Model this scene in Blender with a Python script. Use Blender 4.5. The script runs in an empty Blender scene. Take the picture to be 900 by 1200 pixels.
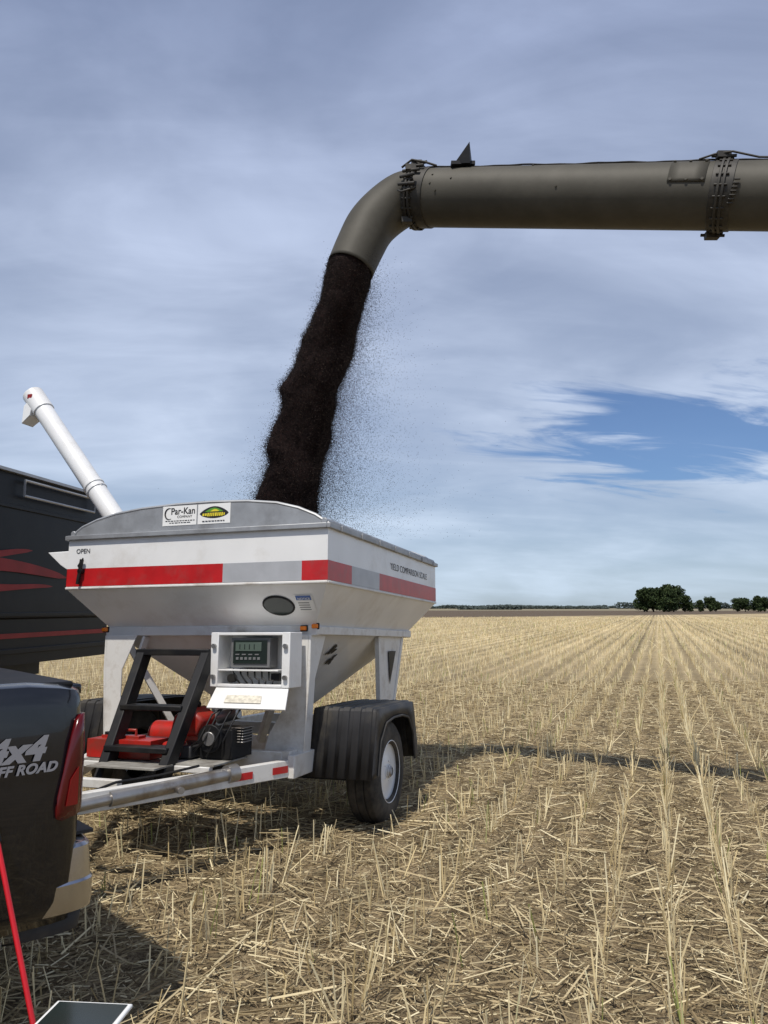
import bpy, bmesh, math, random
import numpy as np
from mathutils import Vector, Matrix, Euler
from mathutils import noise as mn
random.seed(7); rng=np.random.default_rng(7)
scene=bpy.context.scene
C=scene.collection
rad=math.radians
# ------------------------------------------------------------ materials
def mat(name,col,rough=0.5,metal=0.0,var=0.0,vscale=6.0,dirt=None,dscale=3.0,dlo=0.5,dhi=0.75,bump=0.0,bscale=60.0,coat=0.0,spec=0.5):
    m=bpy.data.materials.new(name); m.use_nodes=True
    nt=m.node_tree; n=nt.nodes; l=nt.links
    b=n['Principled BSDF']
    b.inputs['Roughness'].default_value=rough; b.inputs['Metallic'].default_value=metal
    b.inputs['Coat Weight'].default_value=coat
    b.inputs['Specular IOR Level'].default_value=spec
    c=n.new('ShaderNodeRGB'); c.outputs[0].default_value=(*col,1); out=c.outputs[0]
    tc=n.new('ShaderNodeTexCoord')
    if var>0:
        no=n.new('ShaderNodeTexNoise'); no.inputs['Scale'].default_value=vscale; no.inputs['Detail'].default_value=4
        l.new(tc.outputs['Object'],no.inputs['Vector'])
        mr=n.new('ShaderNodeMapRange'); mr.inputs['From Min'].default_value=.3; mr.inputs['From Max'].default_value=.7
        mr.inputs['To Min'].default_value=1-var; mr.inputs['To Max'].default_value=1+var
        l.new(no.outputs[0],mr.inputs[0])
        vm=n.new('ShaderNodeVectorMath'); vm.operation='SCALE'; l.new(out,vm.inputs[0]); l.new(mr.outputs[0],vm.inputs['Scale'])
        out=vm.outputs[0]
    if dirt:
        no=n.new('ShaderNodeTexNoise'); no.inputs['Scale'].default_value=dscale; no.inputs['Detail'].default_value=7; no.inputs['Roughness'].default_value=.65
        l.new(tc.outputs['Object'],no.inputs['Vector'])
        mr=n.new('ShaderNodeMapRange'); mr.inputs['From Min'].default_value=dlo; mr.inputs['From Max'].default_value=dhi
        l.new(no.outputs[0],mr.inputs[0])
        mx=n.new('ShaderNodeMixRGB'); mx.inputs[2].default_value=(*dirt,1)
        l.new(mr.outputs[0],mx.inputs[0]); l.new(out,mx.inputs[1]); out=mx.outputs[0]
    l.new(out,b.inputs['Base Color'])
    if bump>0:
        no=n.new('ShaderNodeTexNoise'); no.inputs['Scale'].default_value=bscale; no.inputs['Detail'].default_value=4
        l.new(tc.outputs['Object'],no.inputs['Vector'])
        bp=n.new('ShaderNodeBump'); bp.inputs['Strength'].default_value=bump; bp.inputs['Distance'].default_value=.01
        l.new(no.outputs[0],bp.inputs['Height']); l.new(bp.outputs[0],b.inputs['Normal'])
    return m
WHITE=mat('white_paint',(.78,.78,.77),.38,0,.05,3,dirt=(.45,.40,.33),dscale=2.2,dlo=.52,dhi=1.0,coat=.2)
WHITE2=mat('white_paint_dusty',(.70,.69,.66),.5,0,.08,5,dirt=(.28,.23,.17),dscale=5,dlo=.48,dhi=.85)
DECK=mat('deck_dusty_steel',(.30,.29,.26),.7,0,.25,7,dirt=(.12,.10,.08),dscale=9,dlo=.45,dhi=.7)
GALV=mat('galvanised_steel',(.36,.37,.38),.5,.5,.12,9,dirt=(.25,.25,.25),dscale=4)
RED=mat('reflective_red',(.46,.014,.016),.35,0,.15,8,dirt=(.25,.08,.07),dscale=6,dlo=.5,dhi=.9)
SILV=mat('reflective_silver',(.42,.43,.45),.4,.1,.08,8)
BLACKP=mat('black_plastic',(.028,.028,.030),.55,0,.3,5,dirt=(.12,.105,.08),dscale=4,dlo=.48,dhi=1.0,spec=.35)
BLACK=mat('black_paint',(.009,.009,.010),.5,0,.2,5,dirt=(.045,.04,.03),dscale=6,dlo=.5,dhi=.95,spec=.3)
RUBBER=mat('tyre_rubber',(.022,.021,.02),.8,0,.3,10,dirt=(.12,.10,.075),dscale=5,dlo=.4,dhi=.8,bump=.3,bscale=90)
OLIVE=mat('olive_auger_paint',(.062,.057,.044),.6,0,.12,1.5,dirt=(.105,.097,.078),dscale=2.5,dlo=.42,dhi=.95,spec=.3,bump=.08,bscale=14)
OLIVED=mat('dark_olive_steel',(.030,.027,.022),.6,.1,.2,8,dirt=(.07,.063,.05),dscale=9)
STEEL=mat('bare_steel',(.35,.34,.33),.4,.8,.15,8,dirt=(.2,.16,.12),dscale=7)
CHROME=mat('chrome',(.50,.50,.52),.22,1,.04,5)
AMBER=mat('amber_lens',(.85,.22,.02),.25)
LENS=mat('tail_lens_red',(.085,.002,.003),.2,0,.1,10,coat=.3,spec=.4)
LENSB=mat('lens_bright',(.22,.008,.008),.25)
TRUCK=mat('truck_black_paint',(.004,.005,.008),.2,0,.1,3,dirt=(.016,.016,.016),dscale=3,dlo=.45,dhi=1.0,coat=.6,spec=.4)
GREYD=mat('grey_decal',(.26,.26,.28),.4,.1)
INK=mat('black_ink',(.012,.012,.015),.6)
SCREEN=mat('display_glass',(.02,.028,.025),.15)
LCD=mat('lcd_panel',(.09,.12,.10),.3)
GREYBOX=mat('grey_housing',(.16,.16,.16),.5,0,.1)
LABELW=mat('label_white',(.82,.82,.80),.4)
BLUE=mat('label_blue',(.03,.10,.35),.4)
GREEN=mat('logo_green',(.10,.30,.03),.4)
YELLOW=mat('logo_yellow',(.75,.62,.04),.4)
AGED=mat('aged_label',(.62,.58,.48),.6,0,.25,40)
REDT=mat('red_tank',(.42,.016,.010),.35,0,.12,6,dirt=(.14,.05,.035),dscale=7,dlo=.42,dhi=.8)
REDPOLE=mat('red_pole_paint',(.50,.008,.014),.3,0,.1,9)
BLKTR=mat('black_trailer_paint',(.006,.0065,.009),.42,0,.1,3,dirt=(.02,.02,.019),dscale=1.5,dlo=.45,dhi=1.0,spec=.2)
FLAME=mat('flame_red',(.28,.016,.016),.45,0,.2,3,spec=.25)
ALU=mat('aluminium',(.45,.45,.45),.45,.4,.1,5)
GRAIN=mat('canola_seed',(.014,.0085,.0080),.85,0,.4,18,dirt=(.034,.016,.013),dscale=50,dlo=.5,dhi=.75,bump=.5,bscale=220,spec=.1)
# ------------------------------------------------------------ mesh builder
def V(*a): return Vector(a)
class MB:
    def __init__(s): s.v=[]; s.f=[]; s.m=[]
    def add(s,vs,fs,mi=0):
        o=len(s.v); s.v+= [tuple(p) for p in vs]
        for f in fs: s.f.append(tuple(i+o for i in f)); s.m.append(mi)
    def hexa(s,p,mi=0):
        s.add(p,[(0,3,2,1),(4,5,6,7),(0,1,5,4),(1,2,6,5),(2,3,7,6),(3,0,4,7)],mi)
    def box(s,c,d,mi=0,R=None):
        c=Vector(c); h=Vector(d)/2; ps=[]
        for z in(-1,1):
            for x,y in((-1,-1),(1,-1),(1,1),(-1,1)):
                q=Vector((x*h.x,y*h.y,z*h.z))
                if R is not None: q=R@q
                ps.append(c+q)
        s.hexa(ps,mi)
    def bar(s,p0,p1,w,h,mi=0,up=(0,0,1)):
        p0=Vector(p0);p1=Vector(p1); d=(p1-p0).normalized(); x=d.cross(Vector(up)).normalized(); u=x.cross(d).normalized()
        ps=[]
        for p in(p0,p1):
            for a,b in((-1,-1),(1,-1),(1,1),(-1,1)): ps.append(p+x*a*w/2+u*b*h/2)
        s.hexa(ps,mi)
    def prism(s,poly,ext,mi=0):
        n=len(poly); e=Vector(ext); vs=[Vector(p) for p in poly]+[Vector(p)+e for p in poly]
        fs=[tuple(range(n-1,-1,-1)),tuple(range(n,2*n))]+[(i,(i+1)%n,n+(i+1)%n,n+i) for i in range(n)]
        s.add(vs,fs,mi)
    def sweep(s,pts,rs,n=20,mi=0,caps=True,jit=None):
        pts=[Vector(p) for p in pts]; K=len(pts)
        t0=(pts[1]-pts[0]).normalized(); a=Vector((0,0,1)) if abs(t0.z)<.9 else Vector((1,0,0))
        x=t0.cross(a).normalized(); rings=[]
        for k in range(K):
            t=(pts[min(k+1,K-1)]-pts[max(k-1,0)]).normalized()
            x=(x-t*x.dot(t)).normalized(); y=t.cross(x)
            for i in range(n):
                an=2*math.pi*i/n; r=rs[k] if not jit else rs[k]*jit(k,an)
                rings.append(pts[k]+(x*math.cos(an)+y*math.sin(an))*r)
        fs=[]
        for k in range(K-1):
            for i in range(n):
                j=(i+1)%n; fs.append((k*n+i,k*n+j,(k+1)*n+j,(k+1)*n+i))
        if caps: fs.append(tuple(range(n-1,-1,-1))); fs.append(tuple((K-1)*n+i for i in range(n)))
        s.add(rings,fs,mi)
    def cyl(s,p0,p1,r0,r1=None,n=18,mi=0,caps=True):
        s.sweep([p0,p1],[r0,r0 if r1 is None else r1],n,mi,caps)
    def lathe(s,prof,c,n=40,mi=0,ax='x'):
        c=Vector(c); vs=[];K=len(prof)
        for r,a in prof:
            for i in range(n):
                an=2*math.pi*i/n
                if ax=='x': vs.append(c+Vector((a,r*math.cos(an),r*math.sin(an))))
                else: vs.append(c+Vector((r*math.cos(an),a,r*math.sin(an))))
        fs=[(k*n+i,k*n+(i+1)%n,(k+1)*n+(i+1)%n,(k+1)*n+i) for k in range(K-1) for i in range(n)]
        s.add(vs,fs,mi)
    def obj(s,name,mats,parent=None,smooth=True,bevel=0,recalc=True,solid=0,ang=35):
        me=bpy.data.meshes.new(name); me.from_pydata(s.v,[],s.f)
        if not isinstance(mats,(list,tuple)): mats=[mats]
        for m in mats: me.materials.append(m)
        me.polygons.foreach_set('material_index',s.m)
        if recalc:
            bm=bmesh.new(); bm.from_mesh(me); bmesh.ops.recalc_face_normals(bm,faces=bm.faces); bm.to_mesh(me); bm.free()
        if smooth:
            me.polygons.foreach_set('use_smooth',[True]*len(me.polygons)); me.set_sharp_from_angle(angle=rad(ang))
        o=bpy.data.objects.new(name,me); C.objects.link(o)
        if parent: o.parent=parent
        if solid:
            md=o.modifiers.new('s','SOLIDIFY'); md.thickness=solid; md.offset=-1
        if bevel:
            md=o.modifiers.new('b','BEVEL'); md.width=bevel; md.segments=2; md.limit_method='ANGLE'; md.angle_limit=rad(40)
        return o
def empty(name,label,cat,mw,group=None):
    e=bpy.data.objects.new(name,None); e.empty_display_size=.2; C.objects.link(e); e.matrix_world=mw
    e['label']=label; e['category']=cat
    if group: e['group']=group
    return e
def text(name,s,size,m,parent,org,xd,yd,shear=0,align='LEFT',bold=0.0,ext=.0012,sx=1.0,space=1.0):
    cu=bpy.data.curves.new(name,'FONT'); cu.body=s; cu.size=size; cu.shear=shear; cu.align_x=align; cu.extrude=ext; cu.offset=bold; cu.space_character=space
    to=bpy.data.objects.new('tmp',cu); C.objects.link(to)
    dg=bpy.context.evaluated_depsgraph_get(); me=bpy.data.meshes.new_from_object(to.evaluated_get(dg))
    bpy.data.objects.remove(to)
    me.materials.clear(); me.materials.append(m)
    o=bpy.data.objects.new(name,me); C.objects.link(o)
    x=Vector(xd).normalized(); y=Vector(yd).normalized(); z=x.cross(y)
    M=Matrix(((x.x*sx,y.x,z.x,org[0]),(x.y*sx,y.y,z.y,org[1]),(x.z*sx,y.z,z.z,org[2]),(0,0,0,1)))
    o.parent=parent; o.matrix_local=M
    return o
# ------------------------------------------------------------ camera
cam=bpy.data.cameras.new('camera'); co=bpy.data.objects.new('camera',cam); C.objects.link(co)
cam.sensor_fit='VERTICAL'; cam.sensor_height=36; cam.lens=27; cam.clip_end=9000; cam.clip_start=.05
co.location=(0,0,1.6); co.rotation_euler=(rad(97.1),0,0); scene.camera=co
# ------------------------------------------------------------ light
tosun=Vector((-.22,-.50,1)).normalized()
sd=bpy.data.lights.new('sun','SUN'); sd.energy=3.9; sd.angle=rad(.8); sd.color=(1,.94,.85)
so=bpy.data.objects.new('sun',sd); C.objects.link(so); so.rotation_euler=tosun.to_track_quat('Z','Y').to_euler(); so.location=(0,0,30)
w=bpy.data.worlds.new('World'); scene.world=w; w.use_nodes=True
w.cycles.sampling_method='MANUAL'; w.cycles.sample_map_resolution=256
nt=w.node_tree; n=nt.nodes; l=nt.links; n.clear()
outw=n.new('ShaderNodeOutputWorld'); bg=n.new('ShaderNodeBackground'); bg.inputs[1].default_value=.1; l.new(bg.outputs[0],outw.inputs[0])
sky=n.new('ShaderNodeTexSky'); sky.sky_type='NISHITA'; sky.sun_disc=False; sky.sun_elevation=math.asin(tosun.z); sky.sun_rotation=math.atan2(tosun.x,tosun.y)
sky.dust_density=.4; sky.ozone_density=3.0
tc=n.new('ShaderNodeTexCoord'); sp=n.new('ShaderNodeSeparateXYZ'); l.new(tc.outputs['Generated'],sp.inputs[0])
def M(op,a,b=None,c=None,clamp=False):
    x=n.new('ShaderNodeMath'); x.operation=op; x.use_clamp=clamp
    for i,q in enumerate((a,b,c)):
        if q is None: continue
        if isinstance(q,(int,float)): x.inputs[i].default_value=q
        else: l.new(q,x.inputs[i])
    return x.outputs[0]
zc=M('MAXIMUM',sp.outputs[2],0.0); den=M('ADD',zc,.30)
cx=M('DIVIDE',sp.outputs[0],den); cy=M('DIVIDE',sp.outputs[1],den)
cb=n.new('ShaderNodeCombineXYZ'); l.new(cx,cb.inputs[0]); l.new(cy,cb.inputs[1])
def noise(scale,rot,sc,detail,dist,rough=.55,off=(0,0,0)):
    mp=n.new('ShaderNodeMapping'); mp.inputs['Rotation'].default_value=(0,0,rad(rot)); mp.inputs['Scale'].default_value=sc; mp.inputs['Location'].default_value=off
    l.new(cb.outputs[0],mp.inputs[0]); no=n.new('ShaderNodeTexNoise'); no.inputs['Scale'].default_value=scale
    no.inputs['Detail'].default_value=detail; no.inputs['Distortion'].default_value=dist; no.inputs['Roughness'].default_value=rough
    l.new(mp.outputs[0],no.inputs[0]); return no.outputs[0]
n1=noise(1.3,-35,(.95,1.15,1),5,.5,.5,(3,1,0)); n2=noise(2.2,-48,(.7,1.4,1),6,.7,.56,(1,7,0)); n4=noise(3.8,-40,(.5,1.9,1),6,.7,.6,(9,2,0))
def MR(x,a,b,c,d,smooth=True):
    m=n.new('ShaderNodeMapRange'); m.interpolation_type='SMOOTHSTEP' if smooth else 'LINEAR'
    l.new(x,m.inputs[0]); m.inputs[1].default_value=a; m.inputs[2].default_value=b; m.inputs[3].default_value=c; m.inputs[4].default_value=d
    return m.outputs[0]
cmask=M('ADD',M('MULTIPLY',MR(n1,.32,.68,0,1),.54),M('ADD',M('MULTIPLY',MR(n2,.34,.70,0,1),.32),M('MULTIPLY',MR(n4,.38,.72,0,1),.14)))
vs=n.new('ShaderNodeVectorMath'); vs.operation='SUBTRACT'; l.new(tc.outputs['Generated'],vs.inputs[0]); vs.inputs[1].default_value=(.385,.90,.205)
vm=n.new('ShaderNodeVectorMath'); vm.operation='MULTIPLY'; l.new(vs.outputs[0],vm.inputs[0]); vm.inputs[1].default_value=(1,1,3.2)
vl=n.new('ShaderNodeVectorMath'); vl.operation='LENGTH'; l.new(vm.outputs[0],vl.inputs[0])
dist=M('ADD',vl.outputs['Value'],M('ADD',M('MULTIPLY',M('SUBTRACT',n4,.5),.8),M('MULTIPLY',M('SUBTRACT',n2,.5),.30)))
patch=MR(dist,.08,.24,0,1)
base=M('ADD',M('MULTIPLY',cmask,.36),.64)
fac=M('MULTIPLY',base,M('ADD',M('MULTIPLY',patch,.92),.08),clamp=True)
rp=n.new('ShaderNodeValToRGB'); l.new(zc,rp.inputs[0]); e=rp.color_ramp.elements
e[0].position=0; e[0].color=(.53,.64,.76,1); e[1].position=.8; e[1].color=(.27,.33,.49,1)
for p,c in ((.06,(.55,.66,.80,1)),(.2,(.57,.66,.82,1)),(.42,(.51,.59,.77,1)),(.62,(.37,.44,.63,1))):
    q=e.new(p); q.color=c
br=M('ADD',M('MULTIPLY',cmask,.40),.80)
sc=n.new('ShaderNodeVectorMath'); sc.operation='SCALE'; l.new(rp.outputs[0],sc.inputs[0]); l.new(M('MULTIPLY',br,10),sc.inputs['Scale'])
tint=n.new('ShaderNodeMixRGB'); tint.blend_type='MULTIPLY'; tint.inputs[0].default_value=1; l.new(sky.outputs[0],tint.inputs[1]); tint.inputs[2].default_value=(.62,.76,.97,1)
mx=n.new('ShaderNodeMixRGB'); l.new(fac,mx.inputs[0]); l.new(tint.outputs[0],mx.inputs[1]); l.new(sc.outputs[0],mx.inputs[2])
l.new(mx.outputs[0],bg.inputs[0])
scene.view_settings.view_transform='Standard'; scene.view_settings.look='None'; scene.view_settings.exposure=0
# ------------------------------------------------------------ ground
gm=bpy.data.materials.new('stubble_soil'); gm.use_nodes=True; nt=gm.node_tree; n=nt.nodes; l=nt.links; b=n['Principled BSDF']
b.inputs['Roughness'].default_value=.95; b.inputs['Specular IOR Level'].default_value=.1
geo=n.new('ShaderNodeNewGeometry'); sp=n.new('ShaderNodeSeparateXYZ'); l.new(geo.outputs['Position'],sp.inputs[0])
def gn(scale,det,rough=.6,mapsc=(1,1,1),rot=0):
    mp=n.new('ShaderNodeMapping'); mp.inputs['Scale'].default_value=mapsc; mp.inputs['Rotation'].default_value=(0,0,rot); l.new(geo.outputs['Position'],mp.inputs[0])
    no=n.new('ShaderNodeTexNoise'); no.inputs['Scale'].default_value=scale; no.inputs['Detail'].default_value=det; no.inputs['Roughness'].default_value=rough; l.new(mp.outputs[0],no.inputs[0]); return no.outputs[0]
fine=gn(38,6,.75); mid=gn(3.2,4); big=gn(.12,3,.5,(1,.25,1),rad(19.5)); med=gn(.8,3)
r1=n.new('ShaderNodeValToRGB'); l.new(fine,r1.inputs[0]); e=r1.color_ramp.elements
e[0].position=.34; e[0].color=(.085,.060,.038,1); e[1].position=.66; e[1].color=(.52,.42,.255,1)
q=e.new(.45); q.color=(.24,.18,.108,1); q=e.new(.54); q.color=(.37,.29,.172,1)
mm=n.new('ShaderNodeMixRGB'); mm.blend_type='MULTIPLY'; mm.inputs[0].default_value=1; l.new(r1.outputs[0],mm.inputs[1])
p=M('SUBTRACT',M('MULTIPLY',sp.outputs[0],.943),M('MULTIPLY',sp.outputs[1],.334))
rowN=M('MULTIPLY',MR(M('COSINE',M('MULTIPLY',p,2*math.pi/.30)),-1,1,.64,1.16,False),MR(mid,.3,.7,.70,1.15))
l.new(rowN,mm.inputs[2])
rows=M('COSINE',M('MULTIPLY',p,2*math.pi/.60)); rows2=M('SINE',M('MULTIPLY',p,2*math.pi/4.7)); rows3=M('COSINE',M('MULTIPLY',p,2*math.pi/1.8))
rowv=M('ADD',M('ADD',M('MULTIPLY',rows,.26),M('ADD',M('MULTIPLY',rows3,.13),M('MULTIPLY',rows2,.08))),M('MULTIPLY',MR(big,.3,.7,.80,1.12),MR(med,.3,.7,.84,1.12)))
farc=n.new('ShaderNodeMixRGB'); farc.blend_type='MULTIPLY'; farc.inputs[0].default_value=1; farc.inputs[1].default_value=(.45,.36,.21,1); l.new(rowv,farc.inputs[2])
m2=n.new('ShaderNodeMixRGB'); l.new(MR(sp.outputs[1],9,34,0,1,False),m2.inputs[0]); l.new(mm.outputs[0],m2.inputs[1]); l.new(farc.outputs[0],m2.inputs[2])
yy2=M('SUBTRACT',sp.outputs[1],M('MULTIPLY',sp.outputs[0],.9))
yy=M('ADD',sp.outputs[1],M('MULTIPLY',sp.outputs[0],.25))
m3=n.new('ShaderNodeMixRGB'); l.new(MR(M('ADD',yy2,M('MULTIPLY',mid,6)),112,126,0,1,False),m3.inputs[0]); l.new(m2.outputs[0],m3.inputs[1]); m3.inputs[2].default_value=(.12,.092,.065,1)
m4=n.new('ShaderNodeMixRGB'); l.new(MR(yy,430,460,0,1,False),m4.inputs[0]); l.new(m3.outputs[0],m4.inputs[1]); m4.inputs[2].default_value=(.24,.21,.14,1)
l.new(m4.outputs[0],b.inputs['Base Color'])
bp=n.new('ShaderNodeBump'); bp.inputs['Strength'].default_value=.9; bp.inputs['Distance'].default_value=.03; l.new(M('ADD',fine,mid),bp.inputs['Height']); l.new(bp.outputs[0],b.inputs['Normal'])
g=MB(); g.add([(-4000,-60,0),(4000,-60,0),(4000,6000,0),(-4000,6000,0)],[(0,1,2,3)])
go=g.obj('ground',gm,smooth=False,recalc=False); go['kind']='structure'; go['label']='harvested canola field soil covered in chaff'
def strawmat(name,stops,rough=.8):
    m=bpy.data.materials.new(name); m.use_nodes=True; nt=m.node_tree; n=nt.nodes; l=nt.links; b=n['Principled BSDF']
    ge=n.new('ShaderNodeNewGeometry'); r=n.new('ShaderNodeValToRGB'); r.color_ramp.interpolation='LINEAR'
    l.new(ge.outputs['Random Per Island'],r.inputs[0]); e=r.color_ramp.elements
    e[0].position=stops[0][0]; e[0].color=(*stops[0][1],1); e[1].position=stops[-1][0]; e[1].color=(*stops[-1][1],1)
    for p,c in stops[1:-1]: q=e.new(p); q.color=(*c,1)
    l.new(r.outputs[0],b.inputs['Base Color']); b.inputs['Roughness'].default_value=rough; b.inputs['Specular IOR Level'].default_value=.2
    return m
STALK=strawmat('stubble_stalks',[(0,(.43,.33,.165)),(.3,(.62,.50,.28)),(.7,(.76,.65,.40)),(.95,(.82,.73,.49)),(.965,(.28,.31,.09)),(1,(.34,.36,.12))])
LIT=strawmat('straw_litter',[(0,(.16,.115,.065)),(.35,(.34,.265,.15)),(.7,(.53,.43,.255)),(.92,(.68,.58,.36)),(1,(.78,.69,.46))])
def prisms(name,P0,P1,R0,R1,m):
    N=len(P0); d=P1-P0; d/=np.linalg.norm(d,axis=1)[:,None]+1e-9
    a=rng.normal(size=(N,3)); u=np.cross(d,a); u/=np.linalg.norm(u,axis=1)[:,None]+1e-9; w_=np.cross(d,u)
    vs=np.zeros((N,6,3))
    for k in range(3):
        c,s_=math.cos(2*math.pi*k/3),math.sin(2*math.pi*k/3)
        off=u*c+w_*s_
        vs[:,k]=P0+off*R0[:,None]; vs[:,3+k]=P1+off*R1[:,None]
    base=(np.arange(N)*6)[:,None,None]
    f=np.array([[0,1,4,3],[1,2,5,4],[2,0,3,5]])[None]+base
    me=bpy.data.meshes.new(name); me.from_pydata(vs.reshape(-1,3).tolist(),[],f.reshape(-1,4).tolist())
    me.materials.append(m); o=bpy.data.objects.new(name,me); C.objects.link(o); o['kind']='stuff'; return o
D=np.array([.334,.943]); Pp=np.array([.943,-.334])
ps=np.arange(-60,60,.30); qs=np.arange(0,130,.030)
rf=.62+.3*rng.uniform(size=len(ps)); rf[1::2]*=1.35; rf[rng.uniform(size=len(ps))<.12]=1.45
for tgt in (-.02,.29): rf[np.argmin(np.abs(ps-tgt))]=1.8
PP,QQ=np.meshgrid(ps,qs); RF=np.broadcast_to(rf,PP.shape).ravel(); PP=PP.ravel(); QQ=QQ.ravel()
wob=.008*np.sin(QQ*.9+PP*3)+.006*np.sin(QQ*2.3+PP*11)
QQ=QQ+rng.uniform(-.04,.04,len(QQ)); PP2=PP+rng.normal(0,.016,len(PP))+wob
X=PP2*Pp[0]+QQ*D[0]; Y=PP2*Pp[1]+QQ*D[1]
keep=(Y>1.2)&(Y<125)&(np.abs(X)<.60*Y+1.5)
X,Y,RF,PP,QQ=X[keep],Y[keep],RF[keep],PP[keep],QQ[keep]
pr=np.clip(12.5/Y,0,1)**1.25
ri=np.floor(PP/.3+.5)
patchy=.55+.22*np.sin(QQ*2.1+ri*2.7)+.23*np.sin(QQ*.83+ri*1.9)
keep=rng.uniform(size=len(X))<pr*(.22+.40*patchy)*RF
X,Y,RF=X[keep],Y[keep],RF[keep]
k=np.ones(len(X),bool)
for (x,y,r) in((-.25,5.98,.22),(-2.2,6.7,.2),(-.05,6.1,.15),(-.2,5.8,.2)): k&=((X-x)**2+(Y-y)**2)>r*r
X,Y,RF=X[k],Y[k],RF[k]
N=len(X); sc_=np.clip(Y/12,1,6)**.75
H=np.clip(rng.normal(.160,.050,N)*(.8+.3*RF),.04,.36)
tilt=rng.normal(0,.16,(N,2)); tilt[rng.uniform(size=N)<.10]*=2.8
P0=np.stack([X,Y,np.full(N,-.01)],1); P1=P0+np.stack([tilt[:,0]*H,tilt[:,1]*H,H],1)
R=rng.uniform(.0024,.0054,N)*sc_
st=prisms('stubble',P0,P1,R,R*.8,STALK); st['label']='pale cut canola stubble stalks standing in rows'
near=(Y<12)&(rng.uniform(size=N)<.22)
B0=P0[near]+(P1[near]-P0[near])*rng.uniform(.4,.9,near.sum())[:,None]
B1=B0+np.stack([rng.normal(0,.03,near.sum()),rng.normal(0,.03,near.sum()),rng.uniform(.03,.09,near.sum())],1)
NL=98000
Yl=1.3+(17-1.3)*rng.uniform(size=NL)**1.0; Xl=(rng.uniform(-1,1,NL))*(.6*Yl+1)
an=rng.uniform(0,2*math.pi,NL); L=rng.gamma(1.9,.034,NL)+.012; L=np.clip(L,.012,.34)
scl=np.clip(Yl/8,1,3)**.5
dz=rng.normal(0,.14,NL)*L; Z=rng.uniform(.003,.035,NL)
A0=np.stack([Xl,Yl,Z],1); A1=A0+np.stack([np.cos(an)*L*scl,np.sin(an)*L*scl,dz],1)
A1[:,2]=np.maximum(A1[:,2],.002)
RL=rng.uniform(.0012,.0038,NL)*scl
# a few long thick stems lying flat near the camera
NB=2600; Yb=1.4+9*rng.uniform(size=NB); Xb=rng.uniform(-1,1,NB)*(.6*Yb+.8); ab=rng.uniform(0,2*math.pi,NB); Lb=rng.uniform(.12,.38,NB)
C0=np.stack([Xb,Yb,rng.uniform(.01,.04,NB)],1); C1=C0+np.stack([np.cos(ab)*Lb,np.sin(ab)*Lb,rng.uniform(-.01,.05,NB)],1)
A0=np.concatenate([A0,B0,C0]); A1=np.concatenate([A1,B1,C1]); RL=np.concatenate([RL,np.full(len(B0),.0020),rng.uniform(.003,.0055,NB)])
li=prisms('straw_litter',A0,A1,RL,RL*.8,LIT); li['label']='chopped straw and chaff scattered over the soil'
# ------------------------------------------------------------ weigh wagon
O=V(-1.415,5.504,0)
MW=Matrix.Translation(O)@Matrix.Rotation(rad(-18.5),4,'Z')@Matrix.Rotation(rad(-2.5),4,'X')@Matrix.Rotation(rad(-.8),4,'Y')
T=empty('weigh_wagon','white weigh wagon with red and silver stripe parked on stubble','trailer',MW)
HW=1.085; LN=2.89
def ring(hw,y0,y1,z): return [(-hw,y0,z),(hw,y0,z),(hw,y1,z),(-hw,y1,z)]
m=MB(); vs=ring(HW,0,LN,2.14)+ring(HW,0,LN,1.76)+ring(.865,.30,2.57,1.45)+ring(.845,.33,2.54,1.41)+ring(.22,1.1,1.75,.80)
fs=[]
for k in range(4):
    for i in range(4): j=(i+1)%4; fs.append((k*4+i,k*4+j,k*4+4+j,k*4+4+i))
m.add(vs,fs); hop=m.obj('hopper',WHITE,T,smooth=False,solid=.012)
m=MB()
for p0,p1 in (((-HW,-.004,2.15),(HW,-.004,2.15)),((HW,-.02,2.15),(HW,LN+.02,2.15)),((-HW,-.02,2.15),(-HW,LN+.02,2.15)),((-HW,LN,2.15),(HW,LN,2.15))):
    m.bar(p0,p1,.05,.035)
m.cyl((HW-.03,0,2.185),(HW-.03,LN,2.185),.022)
m.cyl((-HW+.03,0,2.185),(-HW+.03,LN,2.185),.022)
for i in range(7): m.box((HW+.028,.2+i*.42,2.15),(.012,.03,.045))
m.obj('rim',GALV,T,bevel=.004)
m=MB()
m.bar((-.9,.30,1.44),(.9,.30,1.44),.07,.07); m.bar((.875,.27,1.44),(.875,2.6,1.44),.06,.06); m.bar((-.875,.27,1.44),(-.875,2.6,1.44),.06,.06); m.bar((-.9,2.57,1.44),(.9,2.57,1.44),.07,.07)
m.bar((-HW-.004,-.004,1.762),(HW+.004,-.004,1.762),.012,.02); m.bar((HW+.004,0,1.762),(HW+.004,LN,1.762),.012,.02)
m.obj('hopper_girt',WHITE2,T,bevel=.006)
for yy0 in (0.012,LN-.03):
    m=MB(); arc=[(-1.08,2.168),(-.98,2.235),(-.85,2.283),(-.68,2.322),(-.45,2.35),(-.15,2.366),(.15,2.369),(.45,2.358),(.68,2.332),(.85,2.287),(.98,2.232),(1.08,2.168)]
    m.prism([(x,yy0,z) for x,z in arc],(0,.02,0))
    pts=[(x,yy0+.01,z) for x,z in arc]; m.sweep(pts,[.014]*len(pts),8)
    m.obj('end_panel',GALV,T)
m=MB(); za,zb=1.776,1.912; e_=.004
def fr(x0,x1,mi): m.add([(x0,-e_,za),(x1,-e_,za),(x1,-e_,zb),(x0,-e_,zb)],[(0,1,2,3)],mi)
fr(-1.083,.277,0); fr(.277,.894,1); fr(.894,1.085+e_,0)
def sdq(y0,y1,mi,s=1): m.add([(s*(HW+e_),y0,za),(s*(HW+e_),y1,za),(s*(HW+e_),y1,zb),(s*(HW+e_),y0,zb)],[(0,1,2,3)],mi)
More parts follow.
